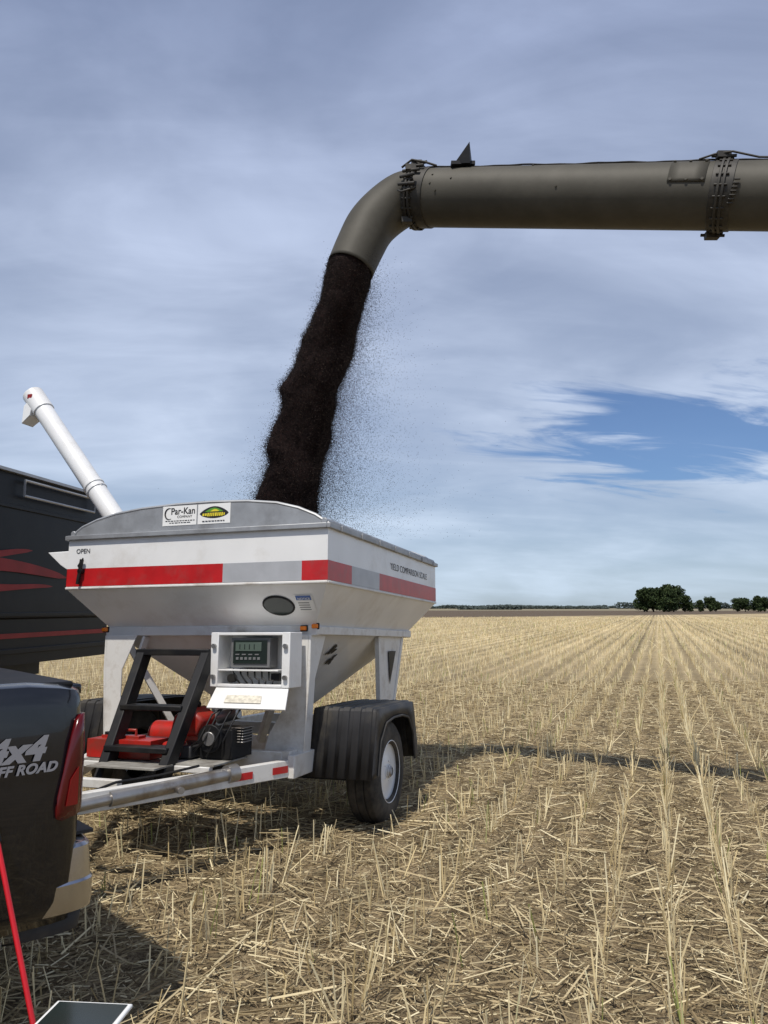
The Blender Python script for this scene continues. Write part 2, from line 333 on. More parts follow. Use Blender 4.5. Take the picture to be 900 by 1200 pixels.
sdq(-e_,.455,0); sdq(.455,1.087,1); sdq(1.087,LN,0); sdq(0,.5,0,-1); sdq(.5,1.1,1,-1); sdq(1.1,LN,0,-1)
m.obj('reflective_stripe',[RED,SILV],T,smooth=False,recalc=False)
text('lettering','YIELD COMPARISON SCALE',.084,INK,T,(HW+.003,1.38,1.972),(0,1,0),(0,0,1),sx=1.02,space=1.12,bold=-.0006,ext=.0004)
text('lettering','OPEN',.050,INK,T,(-1.01,-.003,2.030),(1,0,0),(0,0,1),ext=.0004)
# stickers
yd=.0085
m=MB(); m.add([(-.255,yd+.001,2.208),(.035,yd+.001,2.208),(.035,yd+.001,2.356),(-.255,yd+.001,2.356)],[(0,1,2,3)]); dec=m.obj('sticker',LABELW,T,recalc=False)
text('lettering','Par-Kan',.070,INK,dec,(-.185,yd,2.292),(1,0,0),(0,0,1),bold=.001,sx=.92,ext=.0005)
text('lettering','COMPANY',.026,INK,dec,(-.13,yd,2.264),(1,0,0),(0,0,1),ext=.0005)
m=MB(); cs=[]
for i in range(15):
    a=rad(60+i*17); cs.append((-.198+.036*math.cos(a),yd,2.298+.042*math.sin(a)))
m.sweep(cs,[.001+.005*math.sin(math.pi*i/14) for i in range(15)],6)
for z,w0,g_ in((2.243,.24,.012),(2.228,.17,.014)):
    x=-.11-w0/2
    while x<-.11+w0/2:
        ww=random.uniform(.012,.03); m.box((x+ww/2,yd,z),(ww,.001,.006)); x+=ww+.006
m.obj('logo_mark',INK,dec)
m=MB(); m.add([(.045,yd+.001,2.208),(.315,yd+.001,2.208),(.315,yd+.001,2.356),(.045,yd+.001,2.356)],[(0,1,2,3)]); dec2=m.obj('sticker',LABELW,T,recalc=False)
m=MB()
def band(f0,f1,x0,x1,mi):
    global yd
    K_=18; up=[];lo=[]
    for i in range(K_+1):
        t=i/K_; x=x0+(x1-x0)*t; up.append((x,yd,f1(t))); lo.append((x,yd,f0(t)))
    m.add(lo+up,[(i,i+1,K_+2+i,K_+1+i) for i in range(K_)],mi); yd-=.0007
S_=lambda t:math.sin(math.pi*t)
band(lambda t:2.284-.036*S_(t)**.6,lambda t:2.284+.052*S_(t)**.8,.060,.302,2)
band(lambda t:2.296,lambda t:2.297+.028*S_(t),.105,.255,0)
band(lambda t:2.298,lambda t:2.299+.015*S_(t),.15,.225,1)
x=.085
while x<.27:
    ww=random.choice((.010,.013,.015)); hh=.010 if x<.11 or x>.245 else .014; m.prism([(x,yd,2.277-hh),(x+ww,yd,2.277-hh),(x+ww+.003,yd,2.277+hh*.8),(x+.003,yd,2.277+hh*.8)],(0,-.0005,0),1); x+=ww+.005
x=.085
while x<.27:
    ww=random.uniform(.012,.026); m.box((x+ww/2,yd,2.228),(ww,.001,.006),2); x+=ww+.006
m.obj('logo_mark',[GREEN,YELLOW,INK],dec2,recalc=False,smooth=False)
m=MB(); m.bar((-.93,-.03,1.98),(-.955,-.03,1.79),.022,.02,up=(0,1,0)); m.prism([(-.96,-.03,1.93),(-.915,-.03,1.99),(-.925,-.03,1.88)],(0,-.012,0)); m.cyl((-.94,.0,1.89),(-.94,-.04,1.89),.02)
m.obj('gate_handle',BLACK,T)
def slope(x,z,off=0.0):
    t=(1.76-z)/.31; nrm=Vector((0,-.31,-.30)).normalized(); return Vector((x,.30*t,z))+nrm*off
m=MB()
def ell(cx_,cz_,a,b_,off,nn=28): return [slope(cx_+a*math.cos(2*math.pi*i/nn),cz_+b_*math.sin(2*math.pi*i/nn),off) for i in range(nn)]
o1=ell(.655,1.615,.125,.068,.004); o2=ell(.655,1.615,.112,.057,.010); k=len(o1)
m.add(o1+o2,[(i,(i+1)%k,k+(i+1)%k,k+i) for i in range(k)],0); m.add(o2,[tuple(range(k))],1)
m.obj('inspection_window',[BLACK,SCREEN],T)
m=MB()
def sl_rect(x0,x1,z0,z1,off,mi): m.add([slope(x0,z0,off),slope(x1,z0,off),slope(x1,z1,off),slope(x0,z1,off)],[(0,1,2,3)],mi)
sl_rect(.80,.935,1.575,1.685,.004,0); sl_rect(.81,.925,1.65,1.68,.006,1)
for i in range(4): sl_rect(.815,.90,1.585+i*.015,1.59+i*.015,.006,2)
nl=m.obj('notice_label',[LABELW,BLUE,GREYBOX],T,smooth=False,recalc=False)
p_=slope(.822,1.654,.008); text('lettering','NOTICE',.026,LABELW,nl,p_,(1,0,0),(slope(0,1.7)-slope(0,1.6)),ext=.0005)
m=MB(); m.prism([(-HW,.05,2.06),(-1.33,.05,2.055),(-1.20,.05,1.95),(-HW,.05,1.885)],(0,.35,0)); m.obj('side_chute',WHITE,T,bevel=.006)
for (x,y,z) in ((-.90,.25,1.455),(.80,.25,1.455),(.885,.26,1.47)):
    m=MB(); m.box((x,y,z),(.045,.03,.03)); m.box((x,y+.012,z),(.06,.012,.045),1); m.obj('marker_light',[AMBER,BLACK],T,bevel=.006)
for s in(-1,1):
    b0=.52 if s>0 else .62
    m=MB(); m.prism([(s*.58,.22,1.41),(s*.87,.22,1.41),(s*.87,.22,1.15),(s*.83,.22,.58),(s*b0,.22,.58),(s*(b0+.04),.22,.72),(s*.70,.22,.95),(s*.70,.22,1.15)],(0,.012,0))
    m.prism([(s*.862,.22,1.41),(s*.862,.52,1.41),(s*.85,.36,1.1),(s*.83,.34,.58),(s*.83,.22,.58)],(-s*.012,0,0))
    m.obj('leg',WHITE2,T,bevel=.004)
    m=MB(); m.prism([(s*.866,1.72,1.41),(s*.866,2.42,1.41),(s*.84,2.15,.58),(s*.84,1.85,.58)],(-s*.012,0,0))
    m.bar((s*.855,1.72,1.41),(s*.83,1.86,.6),.05,.04,up=(s,0,0)); m.bar((s*.855,2.42,1.41),(s*.83,2.14,.6),.05,.04,up=(s,0,0))
    m.prism([(s*.871,1.98,1.28),(s*.871,2.2,1.28),(s*.862,2.05,.98)],(s*.003,0,0),1)
    m.obj('leg',[WHITE2,BLACK],T,bevel=.003)
for p0,p1,a_,b_ in(((-.72,.28,1.38),(-.40,.6,.62),.05,.05),((.70,.3,1.38),(.3,.6,.62),.05,.05),((-.78,.3,.75),(-.55,.3,1.4),.07,.02)):
    m=MB(); m.bar(p0,p1,a_,b_); m.obj('brace',WHITE2,T,bevel=.003)
def hs(y,z,off=.003):
    t=(1.41-z)/.61; return Vector((.845-.625*t,y,z))+Vector((.61,0,-.625)).normalized()*off
for cy_,cz_,a_,b_ in((.95,1.30,.10,.045),(1.12,1.22,.08,.05),(.86,1.17,.05,.03)):
    m=MB(); pts=[]
    for i in range(28):
        an_=2*math.pi*i/28; rr=1+.35*math.sin(an_*3+cy_*9)+.25*math.sin(an_*7+cz_*5)+random.uniform(-.2,.2); pts.append(hs(cy_+a_*rr*math.cos(an_)*.6,cz_+b_*rr*math.sin(an_)*.8,.008))
    m.add(pts,[tuple(range(28))])
    m.obj('paint_stain',BLACK,T,smooth=False,recalc=False)
m=MB()
for s in(-1,1): m.box((s*.75,1.45,.56),(.07,2.7,.13))
for y in(.13,.9,1.9,2.75): m.box((0,y,.565),(1.45,.07,.11))
m.obj('frame',WHITE2,T,bevel=.006)
TE=-1.60
m=MB()
for s in(-1,1): m.bar((s*.80,.12,.52),(s*.03,TE+.08,.49),.06,.11)
m.box((0,-.40,.56),(.95,.05,.04)); m.box((0,-.95,.55),(.42,.05,.05))
m.bar((.815,.05,.53),(.81,.5,.53),.05,.15)
m.prism([(-.08,TE+.15,.45),(.08,TE+.15,.45),(.05,TE-.04,.45),(-.05,TE-.04,.45)],(0,0,.08))
m.cyl((0,TE-.02,.43),(0,TE-.02,.54),.05)
m.obj('tongue',WHITE2,T,bevel=.005)
m=MB(); m.box((0,-.19,.586),(1.0,.44,.010)); m.box((-.02,-.55,.586),(.50,.20,.010)); m.obj('deck',DECK,T)
for f0,f1 in((.04,.11),(.20,.29)):
    m=MB(); a=V(.80,.12,.52); bb=V(.03,TE+.08,.49); nn=V(-(TE+.08)+.12,-.77,0).normalized()*.033
    q0=a.lerp(bb,f0)+nn; q1=a.lerp(bb,f1)+nn; hz=V(0,0,.022)
    m.prism([q0-hz,q1-hz,q1+hz,q0+hz],nn*.08); m.obj('reflector',RED,T)
m=MB(); m.cyl((.26,-1.10,.50),(.58,-.36,.535),.042,n=20); m.cyl((.575,-.38,.535),(.605,-.31,.54),.056,n=20); m.cyl((.40,-.70,.5),(.50,-.76,.50),.02); m.cyl((.12,-1.45,.48),(.27,-1.08,.50),.030)
m.obj('jack',STEEL,T)
m=MB(); m.sweep([(.45,-.50,.60),(.33,-.75,.575),(.22,-1.0,.57),(.10,-1.3,.50),(.04,-1.5,.40)],[.008]*5,6); m.sweep([(.02,-1.5,.44),(.08,-1.45,.33),(.10,-1.35,.30),(.12,-1.2,.42)],[.007]*4,6)
m.obj('wiring',BLACK,T)
# cabinet
m=MB(); x0,x1,z0,z1=.22,.83,1.05,1.425; yb=.16; yf=-.03
m.box(((x0+x1)/2,yb,(z0+z1)/2),(x1-x0,.012,z1-z0)); t=.06
m.box((x0+t/2,(yf+yb)/2,(z0+z1)/2),(t,yb-yf,z1-z0-.002)); m.box((x1-t/2,(yf+yb)/2,(z0+z1)/2),(t,yb-yf,z1-z0-.002))
m.box(((x0+x1)/2,(yf+yb)/2,z1-.012),(x1-x0-2*t,yb-yf,.02)); m.box(((x0+x1)/2,(yf+yb)/2,z0+.012),(x1-x0-2*t,yb-yf,.02)); m.box(((x0+x1)/2-.03,.06,1.165),(x1-x0-2*t-.002,.16,.012))
cab=m.obj('scale_cabinet',WHITE,T,bevel=.004)
m=MB(); m.box((.515,.06,1.285),(.30,.12,.20)); 
m.box((.515,-.002,1.29),(.26,.012,.16),1); m.box((.505,-.010,1.325),(.20,.006,.06),2)
for i in range(6): m.box((.42+i*.033,-.010,1.245),(.020,.005,.018),3)
for i in range(4): m.box((.42+i*.05,-.010,1.272),(.03,.005,.008),3)
for i in range(4): m.box((.44+i*.037,-.0145,1.325),(.006,.002,.035),1)
m.obj('display_screen',[GREYBOX,SCREEN,LCD,GREYBOX],cab,bevel=.002)
m=MB()
for i in range(6):
    a0=.36+i*.055; pts=[(a0,.05,1.17),(a0+.03,-.0,1.15-.01*i),(a0+.06,.0,1.10),(a0+.02+.05*random.random(),.03,1.075)]
    m.sweep(pts,[.006]*4,6)
m.box((.70,.04,1.12),(.06,.05,.05)); m.cyl((.38,.02,1.11),(.38,-.02,1.11),.03)
m.obj('cable',BLACK,cab)
m=MB(); m.prism([(.27,-.02,1.05),(.82,-.02,1.05),(.88,-.19,.925),(.30,-.19,.925)],(0,.008,-.008)); 
m.prism([(.40,-.0945,1.0),(.66,-.0945,1.0),(.685,-.155,.956),(.41,-.155,.956)],(0,-.0025,.003),1)
m.obj('cabinet_lid',[WHITE,AGED],cab)
for x in(.25,.80):
    for z in(1.12,1.33):
        m=MB(); m.cyl((x,-.03,z),(x,-.052,z),.016); m.obj('latch',STEEL,cab)
# ladder
m=MB()
for x0_,x1_ in((-.345,-.25),(.19,.19)):
    m.bar((x0_,.0,1.285),(x1_,-.53,.46),.065,.10,up=(0,-1,.7))
m.box((-.08,.02,1.285),(.60,.16,.045)); 
for f in(.45,.76):
    c=V(-.08,0,1.28).lerp(V(-.035,-.53,.48),f); m.box(c,(.48,.15,.035))
m.obj('ladder',BLACK,T,bevel=.006)
m=MB()
m.box((-.25,-.25,.655),(.50,.24,.12)); m.box((-.30,-.25,.722),(.30,.08,.02)); m.cyl((-.42,-.25,.70),(-.42,-.25,.75),.028,mi=1); m.sweep([(-.33,-.25,.722),(-.33,-.25,.765),(-.20,-.25,.765),(-.20,-.25,.722)],[.011]*4,8)
m.obj('fuel_tank',[REDT,BLACK],T,bevel=.03)
m=MB()
m.prism([(.02,-.20,.73),(.24,-.20,.73),(.28,-.20,.85),(.17,-.20,.93),(.05,-.20,.87)],(0,.22,0)); m.cyl((.16,-.09,.91),(.16,-.09,.96),.035,mi=1); m.box((.10,-.24,.655),(.14,.12,.10),0)
m.cyl((-.30,.10,.70),(.02,.10,.70),.10,mi=0)
m.obj('engine_cover',[REDT,BLACK],T,bevel=.025)
m=MB()
m.box((.38,-.05,.69),(.24,.28,.19)); m.cyl((.36,-.19,.73),(.36,-.24,.73),.09,mi=0); m.cyl((.36,-.24,.73),(.36,-.255,.73),.045,mi=1)
for i in range(6): m.box((.50,-.05,.70+i*.018),(.09,.15,.007),1)
m.cyl((.28,.0,.84),(.44,.0,.88),.042,mi=1)
for a_,b_,c_ in((.20,.34,.42),(.33,.42,.50),(.45,.48,.55),(.12,.30,.52)):
    m.sweep([(a_,-.22,.61),(b_,-.27,.72),(b_+.05,-.2,.88),(c_,0,1.03)],[.007]*4,6,0)
m.obj('engine',[BLACK,STEEL],T,bevel=.008)
m=MB(); m.box((.14,-.12,.64),(.2,.3,.08)); m.obj('battery_box',BLACKP,T,bevel=.01)
# wheels and fenders
def wheel(cx_,cy_,cz_,s,r=.372,wd=.235):
    m=MB(); h=wd/2
    prof=[(.2,-h*.8),(.215,-h*.98),(.27,-h*1.06),(.33,-h*1.0),(r-.012,-h*.84)]
    prof+=[(r,-h*.7),(r,-h*.32),(r-.01,-h*.3),(r-.01,-h*.24),(r,-h*.22),(r,h*.22),(r-.01,h*.24),(r-.01,h*.3),(r,h*.32),(r,h*.7),(r-.012,h*.84),(.33,h*1.0),(.27,h*1.06),(.215,h*.98),(.2,h*.8)]
    c=Vector((cx_-s*h,cy_,cz_)); we=MB(); we.lathe(prof,c,48)
    hub=MB(); hub.lathe([(.03,0),(.03,h+.01),(.05,h-.01)] if s>0 else [(.03,0),(.03,-h-.01),(.05,-h+.01)],c,20)
    wo=hub.obj('wheel',STEEL,T)
    we.obj('tyre',RUBBER,wo)
    rm=MB(); rm.lathe([(a_,s*b_) for a_,b_ in ((.232,h*.98),(.224,h*1.02),(.214,h*.92),(.205,h*.72),(.18,h*.66),(.115,h*.70),(.10,h*.76),(.05,h*.78),(.045,h*.98),(.0,h*.98))],c,40)
    for i in range(5):
        a=2*math.pi*i/5; q=c+Vector((s*h*.72,.075*math.cos(a),.075*math.sin(a))); rm.cyl(q,q+Vector((s*.014,0,0)),.006,n=6)
    rm.obj('rim',[WHITE,STEEL],wo)
WY=.93
wheel(1.235,WY,.395,1); wheel(-1.235,WY,.43,-1)
for s in(-1,1):
    prof=[(WY-.575,.42),(WY-.47,.870),(WY-.455,.886),(WY-.2,.888),(WY+.2,.888),(WY+.42,.882),(WY+.44,.868),(WY+.545,.56),(WY+.56,.43)]
    K=len(prof); cz=.40
    nrm=[]
    for k in range(K):
        a=Vector(prof[max(k-1,0)]); b_=Vector(prof[min(k+1,K-1)]); d=(b_-a).normalized(); nrm.append(Vector((-d.y,d.x)))
    xa,xb=.80,1.285; nx=5; xs=[];off=[]
    for i in range(nx):
        b0=xa+.03+(xb-xa-.06)*i/nx; st_=(xb-xa-.06)/nx
        xs+=[b0,b0+st_*.30,b0+st_*.36,b0+st_*.94]; off+=[0,0,.010,.010]
    xs=[xa]+xs+[xb-.03,xb]; off=[0]+off+[0,0]
    m=MB(); vs=[]
    for x_,of in zip(xs,off):
        for k in range(K):
            vs.append((s*x_,prof[k][0]+nrm[k].x*of,prof[k][1]+nrm[k].y*of))
    fs=[(i*K+k,i*K+k+1,(i+1)*K+k+1,(i+1)*K+k) for i in range(len(xs)-1) for k in range(K-1)]
    m.add(vs,fs)
    def poly_at(P,t):
        Ls=[0]
        for k in range(len(P)-1): Ls.append(Ls[-1]+(Vector(P[k+1])-Vector(P[k])).length)
        q=t*Ls[-1]
        for k in range(len(P)-1):
            if q<=Ls[k+1]+1e-9: return Vector(P[k]).lerp(Vector(P[k+1]),(q-Ls[k])/(Ls[k+1]-Ls[k]))
    op=[(WY-.46,.43),(WY-.40,.66),(WY-.28,.775),(WY-.1,.80),(WY+.12,.80),(WY+.29,.77),(WY+.41,.64),(WY+.46,.43)]
    SN=40; outr=[];inn=[]
    for i in range(SN+1):
        t=i/SN; o_=poly_at(prof,t); ai=poly_at(op,t)
        outr.append((s*(xb+.002),o_.x,o_.y)); inn.append((s*(xb+.002),ai.x,ai.y))
    m.add(outr+inn,[(k,k+1,SN+2+k,SN+1+k) for k in range(SN)])
    lip=[(s*(xb+.006),y,z) for _,y,z in inn]; m.sweep(lip,[.009]*len(lip),6)
    m.obj('fender',BLACKP,T,solid=.006,ang=22)
m=MB(); m.box((0,WY,.36),(2.1,.09,.09)); m.bar((.9,.45,.70),(.75,.45,.60),.04,.04); m.box((.86,WY,.86),(.2,.05,.04)); m.obj('axle',BLACK,T,bevel=.004)
inv=MW.inverted()
pA=inv@V(-2.685,7.5,2.53); pB=inv@V(-3.74,8.0,3.84); d_=(pB-pA).normalized(); pL=pA-d_*1.75; 
m=MB(); m.cyl(pL,pB-d_*.02,.098,n=28); 
for tt in(.30,.36): m.cyl(pA+d_*tt,pA+d_*(tt+.02),.107,n=28)
m.box(pA+d_*.36+V(.105,-.02,0),(.03,.05,.05))
at=m.obj('auger_tube',WHITE,T)
m=MB(); m.cyl(pB-d_*.24,pB+d_*.03,.110,n=28)
q=pB-d_*.14
m.hexa([q+V(-.04,-.09,-.13),q+V(.0,-.09,.10),q+V(.0,.09,.10),q+V(-.04,.09,-.13),q+V(-.15,-.08,-.21),q+V(-.14,-.08,-.02),q+V(-.14,.08,-.02),q+V(-.15,.08,-.21)])
m.box(pB-d_*.02+V(.03,-.108,-.02),(.06,.008,.05),1)
m.obj('spout',[WHITE,FLAME],at,bevel=.005)
m=MB(); G=12; vs=[];fs=[]
for i in range(G+1):
    for j in range(G+1):
        x=-1.05+2.1*i/G; y=.03+2.83*j/G; vs.append((x,y,1.80+.28*math.exp(-((x-.1)**2+(y-1.4)**2)/.5)))
for i in range(G):
    for j in range(G): fs.append((i*(G+1)+j,(i+1)*(G+1)+j,(i+1)*(G+1)+j+1,i*(G+1)+j+1))
m.add(vs,fs); h=m.obj('grain_heap',GRAIN); h.matrix_world=MW; h['label']='dark canola seed heaped inside the white hopper'; h['category']='grain'
# ------------------------------------------------------------ combine unloading auger
P5=V(.372,6.3,5.14); d=V(2.09,-.95,-.52).normalized()
UA=empty('unloading_auger','dark olive combine unloading auger tube pouring seed','combine auger',Matrix.Translation(P5))
def UAobj(m,name,mats,**k):
    m.v=[tuple(Vector(p)-P5) for p in m.v]; return m.obj(name,mats,UA,**k)
RT=.241
cam_=V(0,0,1.6)
def frame_at(t):
    c=P5+d*t; e1=(cam_-c); e1=(e1-d*e1.dot(d)).normalized(); e2=d.cross(e1)
    if e2.z<0: e2=-e2
    return c,e1,e2
def cyp(t,a,r): c,e1,e2=frame_at(t); return c+(e1*math.cos(a)+e2*math.sin(a))*r
m=MB(); m.cyl(P5-d*.10,P5+d*7.5,RT,n=64)
for t,a in((2.04,28),(2.26,28),(2.04,72),(2.26,72),(2.15,28),(2.15,72)): m.cyl(cyp(t,rad(a),RT),cyp(t,rad(a),RT+.018),.011,n=8)
for t,a in((.12,30),(.12,50),(.18,15),(.3,40),(.95,80),(1.2,20)): m.cyl(cyp(t,rad(a),RT-.01),cyp(t,rad(a),RT+.008),.008,n=8)
tube=UAobj(m,'tube',OLIVE)
def cr(pts,res=8):
    out=[]; P=[pts[0]*2-pts[1]]+pts+[pts[-1]*2-pts[-2]]
    for i in range(1,len(P)-2):
        for j in range(res):
            t=j/res; a,b_,c,dd=P[i-1],P[i],P[i+1],P[i+2]
            out.append(.5*((2*b_)+(c-a)*t+(2*a-5*b_+4*c-dd)*t*t+(3*b_-a-3*c+dd)*t**3))
    out.append(pts[-1]); return out
cp=[P5-d*.08,V(.17,6.385,5.17),V(.02,6.40,5.075),V(-.115,6.38,4.92),V(-.205,6.34,4.72),V(-.290,6.3,4.495)]
ep=cr(cp); K=len(ep)
m=MB(); m.sweep(ep,[.238-.034*(i/(K-1)) for i in range(K)],48,caps=False)
UAobj(m,'discharge_elbow',OLIVE,solid=.008)
m=MB()
def ringt(t0,t1,r,mi=0): m.cyl(P5+d*t0,P5+d*t1,r,n=64,mi=mi)
ringt(-.105,-.085,.268); ringt(-.072,-.052,.268); ringt(-.13,.05,.250)
for i in range(20):
    a=2*math.pi*i/20; m.cyl(cyp(-.125,a,.258),cyp(-.035,a,.258),.009,n=8)
for a in(rad(60),rad(85),rad(200),rad(-40)):
    m.box(cyp(-.09,a,.275),(.09,.05,.05))
for a0 in (25,40,55,70,85):
    a=rad(a0); m.cyl(cyp(-.16,a,.262),cyp(-.02+.05*random.random(),a,.275+.025*random.random()),.014,n=10)
m.sweep([cyp(-.2,rad(70),.26),cyp(-.12,rad(80),.31),cyp(0,rad(80),.29),cyp(.1,rad(85),.255)],[.010]*4,8)
m.sweep([cyp(-.16,rad(15),.25),cyp(-.10,rad(10),.30),cyp(.0,rad(20),.25)],[.009]*3,8)
UAobj(m,'clamp_flange',OLIVED,bevel=.003)
m=MB(); ringt(2.365,2.383,.262); ringt(2.397,2.415,.262); ringt(2.32,2.47,.248)
for i in range(20):
    a=2*math.pi*i/20; m.cyl(cyp(2.345,a,.254),cyp(2.435,a,.254),.008,n=8)
for a in (rad(-88),rad(88)):
    m.box(cyp(2.36,a,.275),(.10,.05,.05)); m.cyl(cyp(2.28,a,.272),cyp(2.45,a,.272),.012,n=8)
for i in range(7): m.cyl(cyp(2.45+.004*i,rad(-10+i*6),.258),cyp(2.49+.004*i,rad(-10+i*6),.258),.007,n=8)
m.sweep([cyp(2.2,rad(80),.255),cyp(2.3,rad(84),.285),cyp(2.42,rad(86),.30),cyp(2.6,rad(82),.26),cyp(2.8,rad(84),.252)],[.008]*5,8)
UAobj(m,'clamp_flange',OLIVED,bevel=.003)
m=MB(); vs=[]; na=8
for t in np.linspace(2.02,2.28,4):
    for k in range(na+1): vs.append(cyp(float(t),rad(24+52*k/na),RT+.007))
fs=[(i*(na+1)+k,i*(na+1)+k+1,(i+1)*(na+1)+k+1,(i+1)*(na+1)+k) for i in range(3) for k in range(na)]
m.add(vs,fs)
UAobj(m,'access_plate',OLIVE,solid=.004)
m=MB(); cabp=[cyp(t,rad(88),RT+.004+.003*math.sin(t*9)+.002*math.sin(t*23)) for t in np.linspace(.0,3.6,60)]
m.sweep(cabp,[.007]*60,6); UAobj(m,'cable',BLACK)
m=MB(); c0=cyp(.33,rad(88),RT); u=frame_at(.33)[2]
bs=[c0+d*a+V(.3,.95,0).normalized()*b_ for a,b_ in((-.06,-.06),(.08,-.06),(.08,.06),(-.06,.06))]
tip=c0+u*.19+d*.055
m.add(bs+[tip],[(0,1,2,3),(0,4,1),(1,4,2),(2,4,3),(3,4,0)]); m.box(c0+u*.01,(.2,.1,.03))
UAobj(m,'work_light',BLACK,smooth=False)
# ------------------------------------------------------------ grain stream
sp_pts=cr([V(-.235,6.32,4.65),V(-.290,6.3,4.495),V(-.378,6.35,4.20),V(-.480,6.4,3.86),V(-.595,6.45,3.50),V(-.69,6.5,3.15),V(-.765,6.55,2.80),V(-.83,6.6,2.46),V(-.88,6.62,2.0)],14)
K=len(sp_pts); tg=np.gradient(np.array([tuple(p) for p in sp_pts]),axis=0); tg/=np.linalg.norm(tg,axis=1)[:,None]
t0=tg[0]; xx=np.cross(t0,[1,0,0]) if abs(t0[2])>=.9 else np.cross(t0,[0,0,1]); xx/=np.linalg.norm(xx); FX=[];FY=[]
for k_ in range(K):
    t=tg[k_]; xx=xx-t*xx.dot(t); xx/=np.linalg.norm(xx); FX.append(xx.copy()); FY.append(np.cross(t,xx))
FX=np.array(FX);FY=np.array(FY)
bumps=[(42,.16,5.0),(60,.28,6.0),(80,.24,5.0),(98,.20,6.0)]
def jit(k,a):
    z=k*.0714; f=min(1,k/35)
    dx=FX[k][0]*math.cos(a)+FY[k][0]*math.sin(a)
    left=max(0,-dx)**1.5; bb=0
    for kc,am,wd_ in bumps:
        q=(k-kc)/wd_
        bb+=am*(math.exp(-q*q) if q<0 else math.exp(-q*q*5))
    return 1-.12*f+f*(.20*mn.noise(Vector((math.cos(a)*.8,math.sin(a)*.8,z*.75)))+.13*mn.noise(Vector((math.cos(a)*1.8,math.sin(a)*1.8,z*1.9)))+.05*mn.noise(Vector((math.cos(a)*5,math.sin(a)*5,z*6)))+left*bb)
m=MB(); rs=[.186+.078*min(1,(i/(K-1))*1.25) for i in range(K)]
m.sweep(sp_pts,rs,56,caps=True,jit=jit)
gs=m.obj('falling_grain',GRAIN,ang=180); gs['kind']='stuff'; gs['label']='dark stream of canola seed falling from the auger spout'
SP=np.array([tuple(p) for p in sp_pts]); RS=np.array(rs)
def tets(name,P,S,m):
    N=len(P); base=np.array([[1,1,1],[1,-1,-1],[-1,1,-1],[-1,-1,1]])*.62
    q=rng.normal(size=(N,4)); q/=np.linalg.norm(q,axis=1)[:,None]
    w_,x,y,z=q.T
    Rm=np.stack([1-2*(y*y+z*z),2*(x*y-z*w_),2*(x*z+y*w_),2*(x*y+z*w_),1-2*(x*x+z*z),2*(y*z-x*w_),2*(x*z-y*w_),2*(y*z+x*w_),1-2*(x*x+y*y)],1).reshape(N,3,3)
    vv=np.einsum('nij,kj->nki',Rm,base)*S[:,None,None]+P[:,None,:]
    f=np.array([[0,1,2],[0,3,1],[0,2,3],[1,3,2]])[None]+(np.arange(N)*4)[:,None,None]
    me=bpy.data.meshes.new(name); me.from_pydata(vv.reshape(-1,3).tolist(),[],f.reshape(-1,3).tolist()); me.materials.append(m)
    o=bpy.data.objects.new(name,me); C.objects.link(o); o['kind']='stuff'; return o
SEED=strawmat('loose_seed',[(0,(.010,.007,.006)),(.75,(.020,.013,.011)),(.94,(.04,.027,.022)),(1,(.12,.09,.07))])
N1=85000; kk=rng.integers(14,K-1,N1); an=rng.uniform(0,2*math.pi,N1); fr_=.995+rng.normal(0,.022,N1)+rng.exponential(.030,N1)*(.6+kk/K*1.8)
jj=np.array([jit(int(k_),a_) for k_,a_ in zip(kk,an)])
Pp1=SP[kk]+(FX[kk]*np.cos(an)[:,None]+FY[kk]*np.sin(an)[:,None])*(RS[kk]*fr_*jj)[:,None]
Pp1[:,2]+=rng.uniform(-.03,.03,N1)
S1=rng.uniform(.0020,.0044,N1)
N2=70000; tt=rng.uniform(0,1,N2)**.65; kk=(14+(K-15)*tt).astype(int)
side=np.where(rng.uniform(size=N2)<.74,1,-1)
sp_w=np.where(side>0,.46,.30*tt**2.5+.02)*(.25+.75*tt)
off=rng.exponential(1,N2)*sp_w*.5
Pp2=SP[kk]+np.stack([side*(RS[kk]*.8+off)*.95,rng.normal(0,.16,N2),rng.uniform(-.1,.1,N2)],1)
S2=rng.uniform(.0017,.0036,N2)
ok=Pp2[:,2]>2.2; Pp2=Pp2[ok]; S2=S2[ok]
gp=tets('seed_spray',np.concatenate([Pp1,Pp2]),np.concatenate([S1,S2]),SEED); gp['label']='fine loose seed drifting around the falling stream'
